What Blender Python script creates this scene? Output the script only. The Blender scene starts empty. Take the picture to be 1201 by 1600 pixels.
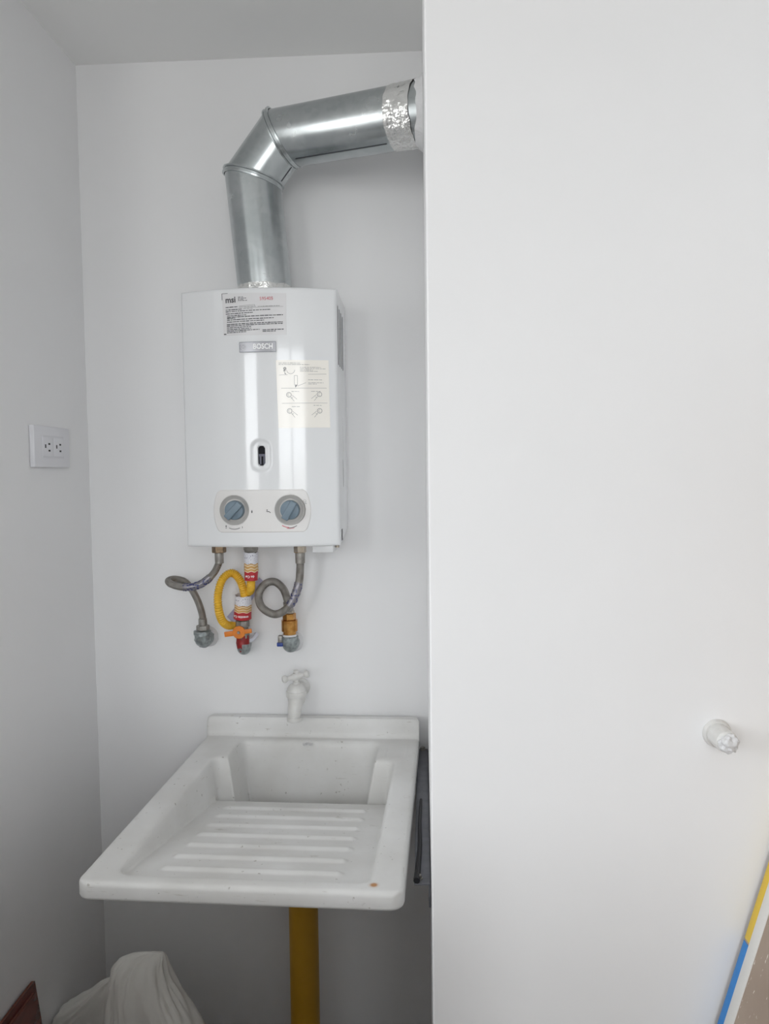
import bpy, bmesh, math, random
from mathutils import Vector, Matrix, noise

# ------------------------------------------------------------------ camera, world, light
scene = bpy.context.scene
COL = scene.collection
R = math.radians

cam_d = bpy.data.cameras.new('camera')
cam_d.sensor_fit = 'VERTICAL'; cam_d.sensor_height = 36.0; cam_d.sensor_width = 27.0
cam_d.lens = 36.0 * 1155.0 / 1600.0
cam_d.clip_start = 0.02
cam = bpy.data.objects.new('camera', cam_d); COL.objects.link(cam)
yaw, pitch, roll = R(3.0), R(3.1), R(0.69)
Fv = Vector((-math.sin(yaw)*math.cos(pitch), math.cos(yaw)*math.cos(pitch), -math.sin(pitch)))
R0 = Vector((math.cos(yaw), math.sin(yaw), 0)); U0 = R0.cross(Fv)
Rv = math.cos(roll)*R0 - math.sin(roll)*U0
Uv = math.sin(roll)*R0 + math.cos(roll)*U0
M = Matrix((Rv, Uv, -Fv)).transposed().to_4x4()
M.translation = Vector((0.883, -1.92, 1.60))
cam.matrix_world = M
scene.camera = cam

# overcast sky: even white dome above the horizon, dim land below
world = bpy.data.worlds.new('overcast_sky'); scene.world = world
world.use_nodes = True
wn, wl = world.node_tree.nodes, world.node_tree.links
wn.clear()
tc = wn.new('ShaderNodeTexCoord'); sp = wn.new('ShaderNodeSeparateXYZ'); rp = wn.new('ShaderNodeValToRGB')
mr = wn.new('ShaderNodeMapRange'); bg = wn.new('ShaderNodeBackground'); wo = wn.new('ShaderNodeOutputWorld')
mr.inputs['From Min'].default_value = -0.2; mr.inputs['From Max'].default_value = 0.2
rp.color_ramp.elements[0].position = 0.46; rp.color_ramp.elements[0].color = (0.62, 0.62, 0.61, 1)
rp.color_ramp.elements[1].position = 0.60; rp.color_ramp.elements[1].color = (0.945, 0.975, 1.0, 1)
bg.inputs['Strength'].default_value = 7.95
wl.new(tc.outputs['Generated'], sp.inputs[0]); wl.new(sp.outputs['Z'], mr.inputs['Value'])
wl.new(mr.outputs[0], rp.inputs[0]); wl.new(rp.outputs[0], bg.inputs[0]); wl.new(bg.outputs[0], wo.inputs[0])

WIN = [(-1.05, -0.35, 1.20, 2.60), (0.55, 1.85, 1.20, 2.60)]     # window openings in the wall behind the camera (x0, x1, z0, z1)
WINC = (-2.75, -1.45, 1.20, 2.60)                                 # opening in the far left wall (y0, y1, z0, z1)
WALL_Y, WALL_X, LEFT_END = -4.2, -1.6, -0.72
def portal(loc, rot, sx, sy):                                     # sky portals in the openings
    ld = bpy.data.lights.new('window_portal', 'AREA'); ld.shape = 'RECTANGLE'; ld.size = sx; ld.size_y = sy
    ld.cycles.is_portal = True
    lo = bpy.data.objects.new('window_portal', ld); COL.objects.link(lo); lo.location = loc; lo.rotation_euler = rot
for x0, x1, z0, z1 in WIN: portal(((x0+x1)/2, WALL_Y-0.16, (z0+z1)/2), (R(90), 0, 0), x1-x0, z1-z0)
portal((WALL_X-0.16, (WINC[0]+WINC[1])/2, (WINC[2]+WINC[3])/2), (R(90), 0, R(-90)), WINC[1]-WINC[0], WINC[3]-WINC[2])

vs = scene.view_settings
vs.view_transform = 'Standard'; vs.look = 'None'; vs.gamma = 1.0; vs.use_curve_mapping = False
vs.exposure = 0.0
scene.cycles.use_denoising = True
scene.cycles.max_bounces = 12; scene.cycles.diffuse_bounces = 8

# ------------------------------------------------------------------ materials
def hexc(r, g, b):
    f = lambda c: (c/255/12.92) if c/255 <= 0.04045 else ((c/255+0.055)/1.055)**2.4
    return (f(r), f(g), f(b), 1)

def mat(name, col, rough=0.5, metal=0.0, var=0.0, vscale=20.0, bump=0.0, bscale=200.0, col2=None, spec=0.5, coat=0.0, stretch=None, bdist=0.002):
    m = bpy.data.materials.new(name); m.use_nodes = True
    nt = m.node_tree; b = nt.nodes['Principled BSDF']
    b.inputs['Base Color'].default_value = col; b.inputs['Roughness'].default_value = rough
    b.inputs['Metallic'].default_value = metal; b.inputs['Specular IOR Level'].default_value = spec
    b.inputs['Coat Weight'].default_value = coat; b.inputs['Coat Roughness'].default_value = 0.04
    t = nt.nodes.new('ShaderNodeTexCoord'); src = t.outputs['Object']
    if stretch:
        mp = nt.nodes.new('ShaderNodeMapping'); mp.inputs['Scale'].default_value = stretch
        nt.links.new(src, mp.inputs[0]); src = mp.outputs[0]
    if var > 0 or col2:
        n = nt.nodes.new('ShaderNodeTexNoise'); n.inputs['Scale'].default_value = vscale; n.inputs['Detail'].default_value = 5
        nt.links.new(src, n.inputs['Vector'])
        cr = nt.nodes.new('ShaderNodeValToRGB')
        c2 = col2 or tuple(c*(1-var) for c in col[:3]) + (1,)
        cr.color_ramp.elements[0].position = 0.38; cr.color_ramp.elements[0].color = c2
        cr.color_ramp.elements[1].position = 0.62; cr.color_ramp.elements[1].color = col
        nt.links.new(n.outputs['Fac'], cr.inputs[0]); nt.links.new(cr.outputs[0], b.inputs['Base Color'])
    if bump > 0:
        n2 = nt.nodes.new('ShaderNodeTexNoise'); n2.inputs['Scale'].default_value = bscale; n2.inputs['Detail'].default_value = 3
        nt.links.new(src, n2.inputs['Vector'])
        bp = nt.nodes.new('ShaderNodeBump'); bp.inputs['Strength'].default_value = bump; bp.inputs['Distance'].default_value = bdist
        nt.links.new(n2.outputs['Fac'], bp.inputs['Height']); nt.links.new(bp.outputs[0], b.inputs['Normal'])
    return m

MT = {}
MT['paint'] = mat('white_wall_paint', (0.84, 0.84, 0.845, 1), 0.55, var=0.015, vscale=3, bump=0.12, bscale=45)
MT['ceil'] = mat('ceiling_paint', (0.88, 0.88, 0.87, 1), 0.7, bump=0.1, bscale=40)
MT['floor'] = mat('grey_floor', (0.12, 0.115, 0.11, 1), 0.55, var=0.3, vscale=6)
MT['frame'] = mat('window_frame_white', (0.75, 0.75, 0.75, 1), 0.4)
MT['enamel'] = mat('white_enamel', (0.80, 0.81, 0.82, 1), 0.09, bump=0.02, bscale=12, spec=0.5, coat=0.2)
MT['enamel_side'] = mat('white_enamel_chassis', (0.74, 0.745, 0.75, 1), 0.25)
MT['panel'] = mat('warm_grey_plastic', hexc(228, 226, 224), 0.32)
MT['dish'] = mat('greige_plastic', hexc(196, 193, 189), 0.42)
MT['knob'] = mat('blue_grey_plastic', hexc(117, 135, 148), 0.4, var=0.06, vscale=60)
MT['black'] = mat('black_plastic', (0.010, 0.010, 0.014, 1), 0.45, spec=0.12)
MT['dark'] = mat('dark_gap', (0.02, 0.02, 0.02, 1), 0.7)
MT['slot'] = mat('slot_shade', (0.05, 0.05, 0.05, 1), 0.6)
MT['ink'] = mat('dark_ink', (0.06, 0.06, 0.065, 1), 0.5)
MT['ink_grey'] = mat('grey_ink', (0.30, 0.30, 0.30, 1), 0.5)
MT['ink_red'] = mat('red_ink', hexc(206, 96, 108), 0.5)
MT['ink_blue'] = mat('blue_ink', hexc(60, 66, 120), 0.5)
MT['film'] = mat('silvery_film', hexc(224, 223, 224), 0.12)
MT['paper'] = mat('cream_paper', hexc(250, 246, 238), 0.13)
MT['badge'] = mat('brushed_badge', hexc(170, 170, 174), 0.22, metal=0.3)
MT['badge_rim'] = mat('badge_rim', hexc(120, 121, 126), 0.3, metal=0.6)
MT['letter'] = mat('silver_letter', hexc(250, 250, 250), 0.2)
MT['letter_worn'] = mat('worn_letter', hexc(196, 196, 200), 0.3)
MT['nut'] = mat('aged_brass_nut', hexc(150, 128, 104), 0.35, metal=0.85, var=0.35, vscale=120)
MT['nut_bright'] = mat('nickel_nut', hexc(196, 184, 168), 0.22, metal=0.9, var=0.2, vscale=90)
MT['brass'] = mat('yellow_brass', hexc(214, 162, 92), 0.26, metal=1.0, var=0.25, vscale=70, col2=hexc(184, 128, 66))
MT['galv_fit'] = mat('galvanised_fitting', hexc(172, 180, 180), 0.42, metal=0.7, var=0.4, vscale=110, bump=0.5, bscale=130)
MT['zinc_dirty'] = mat('dull_steel', hexc(164, 160, 154), 0.42, metal=0.7, var=0.3, vscale=90)
MT['red'] = mat('red_sealant', hexc(150, 26, 26), 0.35, var=0.3, vscale=90, bump=0.3, bscale=150)
MT['orange'] = mat('orange_handle', hexc(226, 130, 40), 0.45, var=0.12, vscale=60)
MT['yellow_hose'] = mat('yellow_hose', hexc(236, 186, 52), 0.42, var=0.15, vscale=50)
MT['white_pvc'] = mat('painted_white_brass', hexc(217, 216, 213), 0.3, var=0.05, vscale=80, bump=0.08, bscale=120)
MT['seal'] = mat('plaster_lump', hexc(216, 216, 217), 0.8, bump=1.0, bscale=120)
MT['clear'] = mat('clear_tape', hexc(214, 216, 226), 0.25)
MT['wrap'] = mat('hazy_wrap', hexc(150, 147, 152), 0.3, metal=0.4, var=0.25, vscale=150)
MT['tag'] = mat('bluish_tag', hexc(178, 178, 206), 0.35, var=0.1, vscale=60)
MT['foil'] = mat('crinkled_foil', hexc(226, 226, 224), 0.24, metal=0.75, bump=1.0, bscale=38, bdist=0.012)
MT['pipe_mustard'] = mat('mustard_pvc', hexc(198, 150, 40), 0.4, var=0.08, vscale=14)
MT['steel_dark'] = mat('dark_painted_steel', hexc(128, 129, 136), 0.5, metal=0.2, var=0.2, vscale=40)
MT['pilot'] = mat('grey_burner', hexc(92, 92, 104), 0.45, metal=0.4)
MT['seam'] = mat('seam_shade', hexc(56, 58, 62), 0.5, metal=0.3)
MT['gap_shadow'] = mat('gap_shadow_black', (0.012, 0.012, 0.015, 1), 0.5)  # near-black that paints the shadow in the gap beside the sink
MT['tile'] = mat('oxblood_glaze', hexc(104, 48, 40), 0.22, var=0.45, vscale=14, stretch=(1, 1, 3))
MT['tile_edge'] = mat('clay_edge', hexc(120, 70, 56), 0.7)
MT['sack'] = mat('white_plastic_sack', hexc(232, 230, 224), 0.5, var=0.05, vscale=12, bump=0.5, bscale=26)
MT['outlet'] = mat('outlet_plastic', hexc(226, 226, 230), 0.3)
MT['outlet_in'] = mat('outlet_insert', hexc(216, 216, 220), 0.3)
MT['yellow_tape'] = mat('yellow_tape', hexc(226, 190, 60), 0.45)
MT['blue_tape'] = mat('blue_tape', hexc(48, 128, 200), 0.45)
MT['white_edge'] = mat('white_border', hexc(222, 220, 216), 0.45)

def galvanised():
    m = mat('galvanised_sheet', hexc(168, 174, 174), 0.30, metal=0.95)
    nt = m.node_tree; b = nt.nodes['Principled BSDF']; t = nt.nodes.new('ShaderNodeTexCoord')
    v = nt.nodes.new('ShaderNodeTexVoronoi'); v.inputs['Scale'].default_value = 70
    n = nt.nodes.new('ShaderNodeTexNoise'); n.inputs['Scale'].default_value = 9; n.inputs['Detail'].default_value = 6
    nt.links.new(t.outputs['Object'], v.inputs['Vector']); nt.links.new(t.outputs['Object'], n.inputs['Vector'])
    mx = nt.nodes.new('ShaderNodeMath'); mx.operation = 'MULTIPLY_ADD'; mx.inputs[1].default_value = 0.14
    sepc = nt.nodes.new('ShaderNodeSeparateColor'); nt.links.new(v.outputs['Color'], sepc.inputs[0])
    nt.links.new(sepc.outputs[0], mx.inputs[0]); nt.links.new(n.outputs['Fac'], mx.inputs[2])
    cr = nt.nodes.new('ShaderNodeValToRGB')
    cr.color_ramp.elements[0].position = 0.42; cr.color_ramp.elements[0].color = hexc(176, 182, 183)
    cr.color_ramp.elements[1].position = 0.82; cr.color_ramp.elements[1].color = hexc(200, 204, 205)
    nt.links.new(mx.outputs[0], cr.inputs[0]); nt.links.new(cr.outputs[0], b.inputs['Base Color'])
    mr = nt.nodes.new('ShaderNodeMapRange'); mr.inputs['To Min'].default_value = 0.20; mr.inputs['To Max'].default_value = 0.30
    nt.links.new(mx.outputs[0], mr.inputs[0]); nt.links.new(mr.outputs[0], b.inputs['Roughness'])
    return m
MT['galv'] = galvanised()

def braid():
    m = mat('steel_braid', hexc(150, 146, 140), 0.38, metal=0.8)
    nt = m.node_tree; b = nt.nodes['Principled BSDF']; t = nt.nodes.new('ShaderNodeTexCoord')
    outs = []
    for sgn in (1, -1):
        mp = nt.nodes.new('ShaderNodeMapping'); mp.inputs['Rotation'].default_value = (0.3, R(45*sgn), R(20))
        w = nt.nodes.new('ShaderNodeTexWave'); w.inputs['Scale'].default_value = 190
        nt.links.new(t.outputs['Object'], mp.inputs[0]); nt.links.new(mp.outputs[0], w.inputs['Vector'])
        outs.append(w.outputs['Fac'])
    mx = nt.nodes.new('ShaderNodeMath'); mx.operation = 'MULTIPLY'
    nt.links.new(outs[0], mx.inputs[0]); nt.links.new(outs[1], mx.inputs[1])
    n = nt.nodes.new('ShaderNodeTexNoise'); n.inputs['Scale'].default_value = 60
    nt.links.new(t.outputs['Object'], n.inputs['Vector'])
    ad = nt.nodes.new('ShaderNodeMath'); ad.operation = 'ADD'
    nt.links.new(mx.outputs[0], ad.inputs[0]); nt.links.new(n.outputs['Fac'], ad.inputs[1])
    cr = nt.nodes.new('ShaderNodeValToRGB')
    cr.color_ramp.elements[0].position = 0.35; cr.color_ramp.elements[0].color = hexc(96, 90, 84)
    cr.color_ramp.elements[1].position = 1.0; cr.color_ramp.elements[1].color = hexc(182, 178, 172)
    nt.links.new(ad.outputs[0], cr.inputs[0]); nt.links.new(cr.outputs[0], b.inputs['Base Color'])
    bp = nt.nodes.new('ShaderNodeBump'); bp.inputs['Strength'].default_value = 0.6; bp.inputs['Distance'].default_value = 0.001
    nt.links.new(mx.outputs[0], bp.inputs['Height']); nt.links.new(bp.outputs[0], b.inputs['Normal'])
    return m
MT['braid'] = braid()

def sink_mat():
    m = mat('white_sink_plastic', hexc(226, 224, 220), 0.38)
    nt = m.node_tree; b = nt.nodes['Principled BSDF']; t = nt.nodes.new('ShaderNodeTexCoord')
    def noi(scale, detail, stretch=None):
        n = nt.nodes.new('ShaderNodeTexNoise'); n.inputs['Scale'].default_value = scale; n.inputs['Detail'].default_value = detail
        if stretch:
            mp = nt.nodes.new('ShaderNodeMapping'); mp.inputs['Scale'].default_value = stretch
            nt.links.new(t.outputs['Object'], mp.inputs[0]); nt.links.new(mp.outputs[0], n.inputs['Vector'])
        else: nt.links.new(t.outputs['Object'], n.inputs['Vector'])
        return n.outputs['Fac']
    def ramp(fac, p0, c0, p1, c1):
        cr = nt.nodes.new('ShaderNodeValToRGB')
        cr.color_ramp.elements[0].position = p0; cr.color_ramp.elements[0].color = c0
        cr.color_ramp.elements[1].position = p1; cr.color_ramp.elements[1].color = c1
        nt.links.new(fac, cr.inputs[0]); return cr.outputs[0]
    def mul(a, c, f=1.0):
        x = nt.nodes.new('ShaderNodeMix'); x.data_type = 'RGBA'; x.blend_type = 'MULTIPLY'; x.inputs[0].default_value = f
        nt.links.new(a, x.inputs[6]); nt.links.new(c, x.inputs[7]); return x.outputs[2]
    W = (1, 1, 1, 1)
    base = ramp(noi(7, 6), 0.3, hexc(210, 209, 206), 0.7, hexc(227, 227, 226))
    specks = ramp(noi(85, 2), 0.70, W, 0.78, (0.50, 0.48, 0.44, 1))
    scr = ramp(noi(26, 4, (1, 1, 9)), 0.66, W, 0.76, (0.72, 0.70, 0.66, 1))
    c = mul(mul(base, specks), scr, 0.7)
    # one round rust mark on the front rim
    geo = nt.nodes.new('ShaderNodeVectorMath'); geo.operation = 'DISTANCE'
    nt.links.new(t.outputs['Object'], geo.inputs[0]); geo.inputs[1].default_value = RUST
    rust = ramp(geo.outputs['Value'], 0.0045, hexc(206, 146, 84), 0.0085, W)
    c = mul(c, rust)
    nt.links.new(c, b.inputs['Base Color'])
    bp = nt.nodes.new('ShaderNodeBump'); bp.inputs['Strength'].default_value = 0.12; bp.inputs['Distance'].default_value = 0.002
    nt.links.new(noi(60, 3), bp.inputs['Height']); nt.links.new(bp.outputs[0], b.inputs['Normal'])
    return m

def board_mat():
    m = mat('brown_board', hexc(168, 150, 136), 0.6)
    nt = m.node_tree; b = nt.nodes['Principled BSDF']; t = nt.nodes.new('ShaderNodeTexCoord')
    n = nt.nodes.new('ShaderNodeTexNoise'); n.inputs['Scale'].default_value = 90; n.inputs['Detail'].default_value = 2
    n2 = nt.nodes.new('ShaderNodeTexNoise'); n2.inputs['Scale'].default_value = 5; n2.inputs['Detail'].default_value = 5
    mp = nt.nodes.new('ShaderNodeMapping'); mp.inputs['Scale'].default_value = (1.0, 2.5, 0.8)
    nt.links.new(t.outputs['Object'], mp.inputs[0]); nt.links.new(mp.outputs[0], n.inputs['Vector']); nt.links.new(t.outputs['Object'], n2.inputs['Vector'])
    cr = nt.nodes.new('ShaderNodeValToRGB')
    cr.color_ramp.elements[0].position = 0.3; cr.color_ramp.elements[0].color = hexc(150, 130, 114)
    cr.color_ramp.elements[1].position = 0.7; cr.color_ramp.elements[1].color = hexc(176, 158, 142)
    nt.links.new(n2.outputs['Fac'], cr.inputs[0])
    sr = nt.nodes.new('ShaderNodeValToRGB')
    sr.color_ramp.elements[0].position = 0.66; sr.color_ramp.elements[0].color = (0, 0, 0, 1)
    sr.color_ramp.elements[1].position = 0.70; sr.color_ramp.elements[1].color = (1, 1, 1, 1)
    nt.links.new(n.outputs['Fac'], sr.inputs[0])
    x = nt.nodes.new('ShaderNodeMix'); x.data_type = 'RGBA'
    nt.links.new(sr.outputs[0], x.inputs[0]); nt.links.new(cr.outputs[0], x.inputs[6]); x.inputs[7].default_value = hexc(226, 220, 212)
    nt.links.new(x.outputs[2], b.inputs['Base Color'])
    return m
MT['board'] = board_mat()

def sleeve_mat():
    # printed certification sleeve: white top, ochre lines, red band with white lettering (lettering is geometry)
    m = mat('printed_sleeve', (1, 1, 1, 1), 0.35)
    nt = m.node_tree; b = nt.nodes['Principled BSDF']; uv = nt.nodes.new('ShaderNodeUVMap')
    s = nt.nodes.new('ShaderNodeSeparateXYZ'); nt.links.new(uv.outputs[0], s.inputs[0])
    cr = nt.nodes.new('ShaderNodeValToRGB'); cr.color_ramp.interpolation = 'CONSTANT'
    e = cr.color_ramp.elements
    W, O, Rr = hexc(226, 226, 232), hexc(206, 160, 92), hexc(186, 40, 50)
    e[0].position = 0.0; e[0].color = Rr; e[1].position = 0.31; e[1].color = hexc(232, 214, 186)
    for p, c in ((0.34, O), (0.41, hexc(232, 214, 186)), (0.44, O), (0.52, hexc(236, 222, 196)), (0.55, O), (0.60, W)):
        k = e.new(p); k.color = c
    ad = nt.nodes.new('ShaderNodeMath'); ad.operation = 'ADD'
    wv = nt.nodes.new('ShaderNodeMath'); wv.operation = 'SINE'
    sc = nt.nodes.new('ShaderNodeMath'); sc.operation = 'MULTIPLY'; sc.inputs[1].default_value = 12.6
    am = nt.nodes.new('ShaderNodeMath'); am.operation = 'MULTIPLY'; am.inputs[1].default_value = 0.02
    nt.links.new(s.outputs['X'], sc.inputs[0]); nt.links.new(sc.outputs[0], wv.inputs[0]); nt.links.new(wv.outputs[0], am.inputs[0])
    nt.links.new(s.outputs['Y'], ad.inputs[0]); nt.links.new(am.outputs[0], ad.inputs[1])
    nt.links.new(ad.outputs[0], cr.inputs[0])
    # grey print specks in the white field
    n = nt.nodes.new('ShaderNodeTexNoise'); n.inputs['Scale'].default_value = 14; nt.links.new(uv.outputs[0], n.inputs['Vector'])
    nr = nt.nodes.new('ShaderNodeValToRGB'); nr.color_ramp.elements[0].position = 0.60; nr.color_ramp.elements[0].color = (1, 1, 1, 1)
    nr.color_ramp.elements[1].position = 0.64; nr.color_ramp.elements[1].color = (0.35, 0.35, 0.42, 1)
    nt.links.new(n.outputs['Fac'], nr.inputs[0])
    gt = nt.nodes.new('ShaderNodeMath'); gt.operation = 'GREATER_THAN'; gt.inputs[1].default_value = 0.60
    nt.links.new(s.outputs['Y'], gt.inputs[0])
    x = nt.nodes.new('ShaderNodeMix'); x.data_type = 'RGBA'; x.blend_type = 'MULTIPLY'
    nt.links.new(gt.outputs[0], x.inputs[0]); nt.links.new(cr.outputs[0], x.inputs[6]); nt.links.new(nr.outputs[0], x.inputs[7])
    nt.links.new(x.outputs[2], b.inputs['Base Color'])
    return m
MT['sleeve'] = sleeve_mat()

# ------------------------------------------------------------------ object helpers (all shapes are given in world metres)
def finish(me, smooth=True, angle=35):
    if smooth:
        me.polygons.foreach_set('use_smooth', [True]*len(me.polygons))
        me.set_sharp_from_angle(angle=R(angle))
    me.update()

def thing(name, label, cat, loc, group=None):
    o = bpy.data.objects.new(name, None); COL.objects.link(o)
    o.empty_display_size = 0.05; o.location = loc
    o['label'] = label; o['category'] = cat
    if group: o['group'] = group
    return o

def base_of(p):
    while p is not None and p.parent is not None: p = p.parent
    return Vector(p.location) if p is not None else Vector((0, 0, 0))

def obj(name, bm, m, parent=None, smooth=True, angle=35, label=None, recalc=True):
    if recalc: bmesh.ops.recalc_face_normals(bm, faces=bm.faces[:])
    off = base_of(parent)
    if parent is not None: bmesh.ops.translate(bm, verts=bm.verts[:], vec=-off)
    me = bpy.data.meshes.new(name); bm.to_mesh(me); bm.free()
    finish(me, smooth, angle)
    me.materials.append(m)
    o = bpy.data.objects.new(name, me); COL.objects.link(o)
    if parent is not None: o.parent = parent
    if label: o['label'] = label
    return o

def solo(name, bm, m, label, cat, loc, **kw):
    """a thing that is one mesh, origin at loc"""
    bmesh.ops.recalc_face_normals(bm, faces=bm.faces[:])
    bmesh.ops.translate(bm, verts=bm.verts[:], vec=-Vector(loc))
    me = bpy.data.meshes.new(name); bm.to_mesh(me); bm.free(); finish(me, **kw); me.materials.append(m)
    o = bpy.data.objects.new(name, me); COL.objects.link(o); o.location = loc
    o['label'] = label; o['category'] = cat
    return o

def struct(name, bm, m, smooth=False, parent=None):
    o = obj(name, bm, m, parent, smooth)
    if parent is None: o['kind'] = 'structure'
    return o

def NB(): return bmesh.new()

def box(bm, x0, x1, y0, y1, z0, z1, bev=0.0, seg=2, mtx=None):
    vs_ = [bm.verts.new((x, y, z)) for z in (z0, z1) for y in (y0, y1) for x in (x0, x1)]
    fs = [bm.faces.new([vs_[i] for i in f]) for f in ((0,2,3,1),(4,5,7,6),(0,1,5,4),(2,6,7,3),(0,4,6,2),(1,3,7,5))]
    es = list({e for f in fs for e in f.edges})
    res = vs_
    if bev > 0:
        r = bmesh.ops.bevel(bm, geom=es, offset=bev, segments=seg, profile=0.5, affect='EDGES')
        res = list({v for f in r['faces'] for v in f.verts} | {v for v in vs_ if v.is_valid})
    if mtx is not None: bmesh.ops.transform(bm, matrix=mtx, verts=res)
    return res

def frame(axis):
    a = Vector(axis).normalized()
    h = Vector((0, 0, 1)) if abs(a.z) < 0.9 else Vector((0, 1, 0))
    u = h.cross(a).normalized(); v = a.cross(u)
    return a, u, v

def lathe(bm, origin, axis, prof, seg=32, facets=None, caps=True, phase=0.0, squash=(1, 1)):
    """prof: (distance along the axis, radius) pairs"""
    a, u, v = frame(axis); o = Vector(origin); n = facets or seg
    rings = []
    for d, r in prof:
        rings.append([bm.verts.new(o + a*d + (u*math.cos(phase+2*math.pi*k/n)*squash[0] + v*math.sin(phase+2*math.pi*k/n)*squash[1])*r) for k in range(n)])
    for i in range(len(rings)-1):
        for k in range(n):
            bm.faces.new((rings[i][k], rings[i][(k+1) % n], rings[i+1][(k+1) % n], rings[i+1][k]))
    if caps:
        bm.faces.new(rings[0]); bm.faces.new(rings[-1])
    return rings

def catmull(pts, per=10):
    P = [Vector(p) for p in pts]; P = [P[0]*2-P[1]] + P + [P[-1]*2-P[-2]]; out = []
    for i in range(1, len(P)-2):
        for k in range(per):
            t = k/per; a, b, c, d = P[i-1], P[i], P[i+1], P[i+2]
            out.append(0.5*((2*b) + (c-a)*t + (2*a-5*b+4*c-d)*t*t + (3*b-a-3*c+d)*t**3))
    out.append(P[-2]); return out

def tube(bm, pts, rad, seg=14, caps=True):
    """rad: number or function of (index, count)"""
    n = len(pts); T = []
    for i in range(n):
        T.append((pts[min(i+1, n-1)] - pts[max(i-1, 0)]).normalized())
    a, u, v = frame(T[0]); rings = []
    for i in range(n):
        u = (u - T[i]*u.dot(T[i])).normalized(); v = T[i].cross(u)
        r = rad(i, n) if callable(rad) else rad
        rings.append([bm.verts.new(pts[i] + (u*math.cos(2*math.pi*k/seg) + v*math.sin(2*math.pi*k/seg))*r) for k in range(seg)])
    for i in range(n-1):
        for k in range(seg):
            bm.faces.new((rings[i][k], rings[i][(k+1) % seg], rings[i+1][(k+1) % seg], rings[i+1][k]))
    if caps: bm.faces.new(rings[0]); bm.faces.new(rings[-1])
    return rings

def grid(bm, nu, nv, fn):
    V = [[bm.verts.new(fn(i/nu, j/nv)) for j in range(nv+1)] for i in range(nu+1)]
    for i in range(nu):
        for j in range(nv):
            bm.faces.new((V[i][j], V[i+1][j], V[i+1][j+1], V[i][j+1]))
    return V

def rim_of(V):
    nu, nv = len(V)-1, len(V[0])-1
    return [V[i][0] for i in range(nu)] + [V[nu][j] for j in range(nv)] + [V[i][nv] for i in range(nu, 0, -1)] + [V[0][j] for j in range(nv, 0, -1)]

def loft(bm, loopA, loopB):
    n = len(loopA)
    for k in range(n): bm.faces.new((loopA[k], loopA[(k+1) % n], loopB[(k+1) % n], loopB[k]))

def blob(bm, c, r, seed=0, amp=0.2, freq=40, sub=3, scale=(1, 1, 1)):
    res = bmesh.ops.create_icosphere(bm, subdivisions=sub, radius=1.0)
    for v in res['verts']:
        d = v.co.normalized(); q = 1 + amp*noise.noise(d*freq*r*10 + Vector((seed*7.1, seed*3.3, seed)))
        v.co = Vector(c) + Vector((d.x*scale[0], d.y*scale[1], d.z*scale[2]))*r*q
    return res['verts']

def text_quads(s, size, bold=0.0, align='CENTER'):
    """2-D triangles of a line of lettering: list of (verts, faces)"""
    cu = bpy.data.curves.new('lettering', 'FONT'); cu.body = s; cu.size = size; cu.align_x = align; cu.align_y = 'CENTER'
    cu.offset = bold; cu.resolution_u = 3
    o = bpy.data.objects.new('lettering', cu); COL.objects.link(o)
    dg = bpy.context.evaluated_depsgraph_get(); me = bpy.data.meshes.new_from_object(o.evaluated_get(dg))
    vv = [(v.co.x, v.co.y) for v in me.vertices]; ff = [tuple(p.vertices) for p in me.polygons]
    bpy.data.objects.remove(o); bpy.data.curves.remove(cu); bpy.data.meshes.remove(me)
    return vv, ff

def smooth01(t): t = max(0.0, min(1.0, t)); return t*t*(3-2*t)

# ------------------------------------------------------------------ setting
XS = 0.891            # side face of the pier, right side of the alcove
PD = -0.78            # front face of the pier
CZ = 2.655            # ceiling height
XR = 1.66             # right wall beside the pier
b = NB(); box(b, -1.8, 3.6, WALL_Y-0.3, 0.3, -0.1, 0.0); struct('floor', b, MT['floor'])
b = NB(); box(b, -1.8, 3.6, WALL_Y-0.3, 0.3, CZ, CZ+0.1); struct('ceiling', b, MT['ceil'])
b = NB(); box(b, -0.1, XS+0.05, 0.0, 0.1, 0, CZ); struct('wall_back', b, MT['paint'])
b = NB(); box(b, -0.1, 0.0, LEFT_END, 0.0, 0, CZ); box(b, WALL_X, -0.1, LEFT_END, LEFT_END+0.1, 0, CZ); struct('wall_left', b, MT['paint'])
b = NB(); box(b, XS, XR+0.1, PD, 0.1, 0, CZ, bev=0.003); struct('wall_pier', b, MT['paint'])
b = NB(); box(b, XR, XR+0.1, -1.6, PD, 0, CZ); box(b, XR+0.1, 3.4, -1.6, -1.5, 0, CZ); struct('wall_right', b, MT['paint'])
b = NB(); y0, y1, z0, z1 = WINC; xa, xb = WALL_X-0.15, WALL_X
box(b, xa, xb, WALL_Y, y0, 0, CZ); box(b, xa, xb, y1, LEFT_END+0.1, 0, CZ); box(b, xa, xb, y0, y1, 0, z0); box(b, xa, xb, y0, y1, z1, CZ)
struct('wall_far_left', b, MT['paint'])
b = NB(); f = 0.04; xa, xb = WALL_X-0.11, WALL_X-0.05
box(b, xa, xb, y0, y0+f, z0, z1); box(b, xa, xb, y1-f, y1, z0, z1); box(b, xa, xb, y0+f, y1-f, z0, z0+f); box(b, xa, xb, y0+f, y1-f, z1-f, z1); box(b, xa, xb, (y0+y1)/2-0.03, (y0+y1)/2+0.03, z0+f, z1-f)
struct('window_3', b, MT['frame'])
b = NB(); box(b, 3.4, 3.5, WALL_Y, -1.5, 0, CZ); struct('wall_far_right', b, MT['paint'])
b = NB()
xs = [-1.7] + [v for w in WIN for v in w[:2]] + [3.5]
for k in range(0, len(xs), 2): box(b, xs[k], xs[k+1], WALL_Y-0.15, WALL_Y, 0, CZ)
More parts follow.
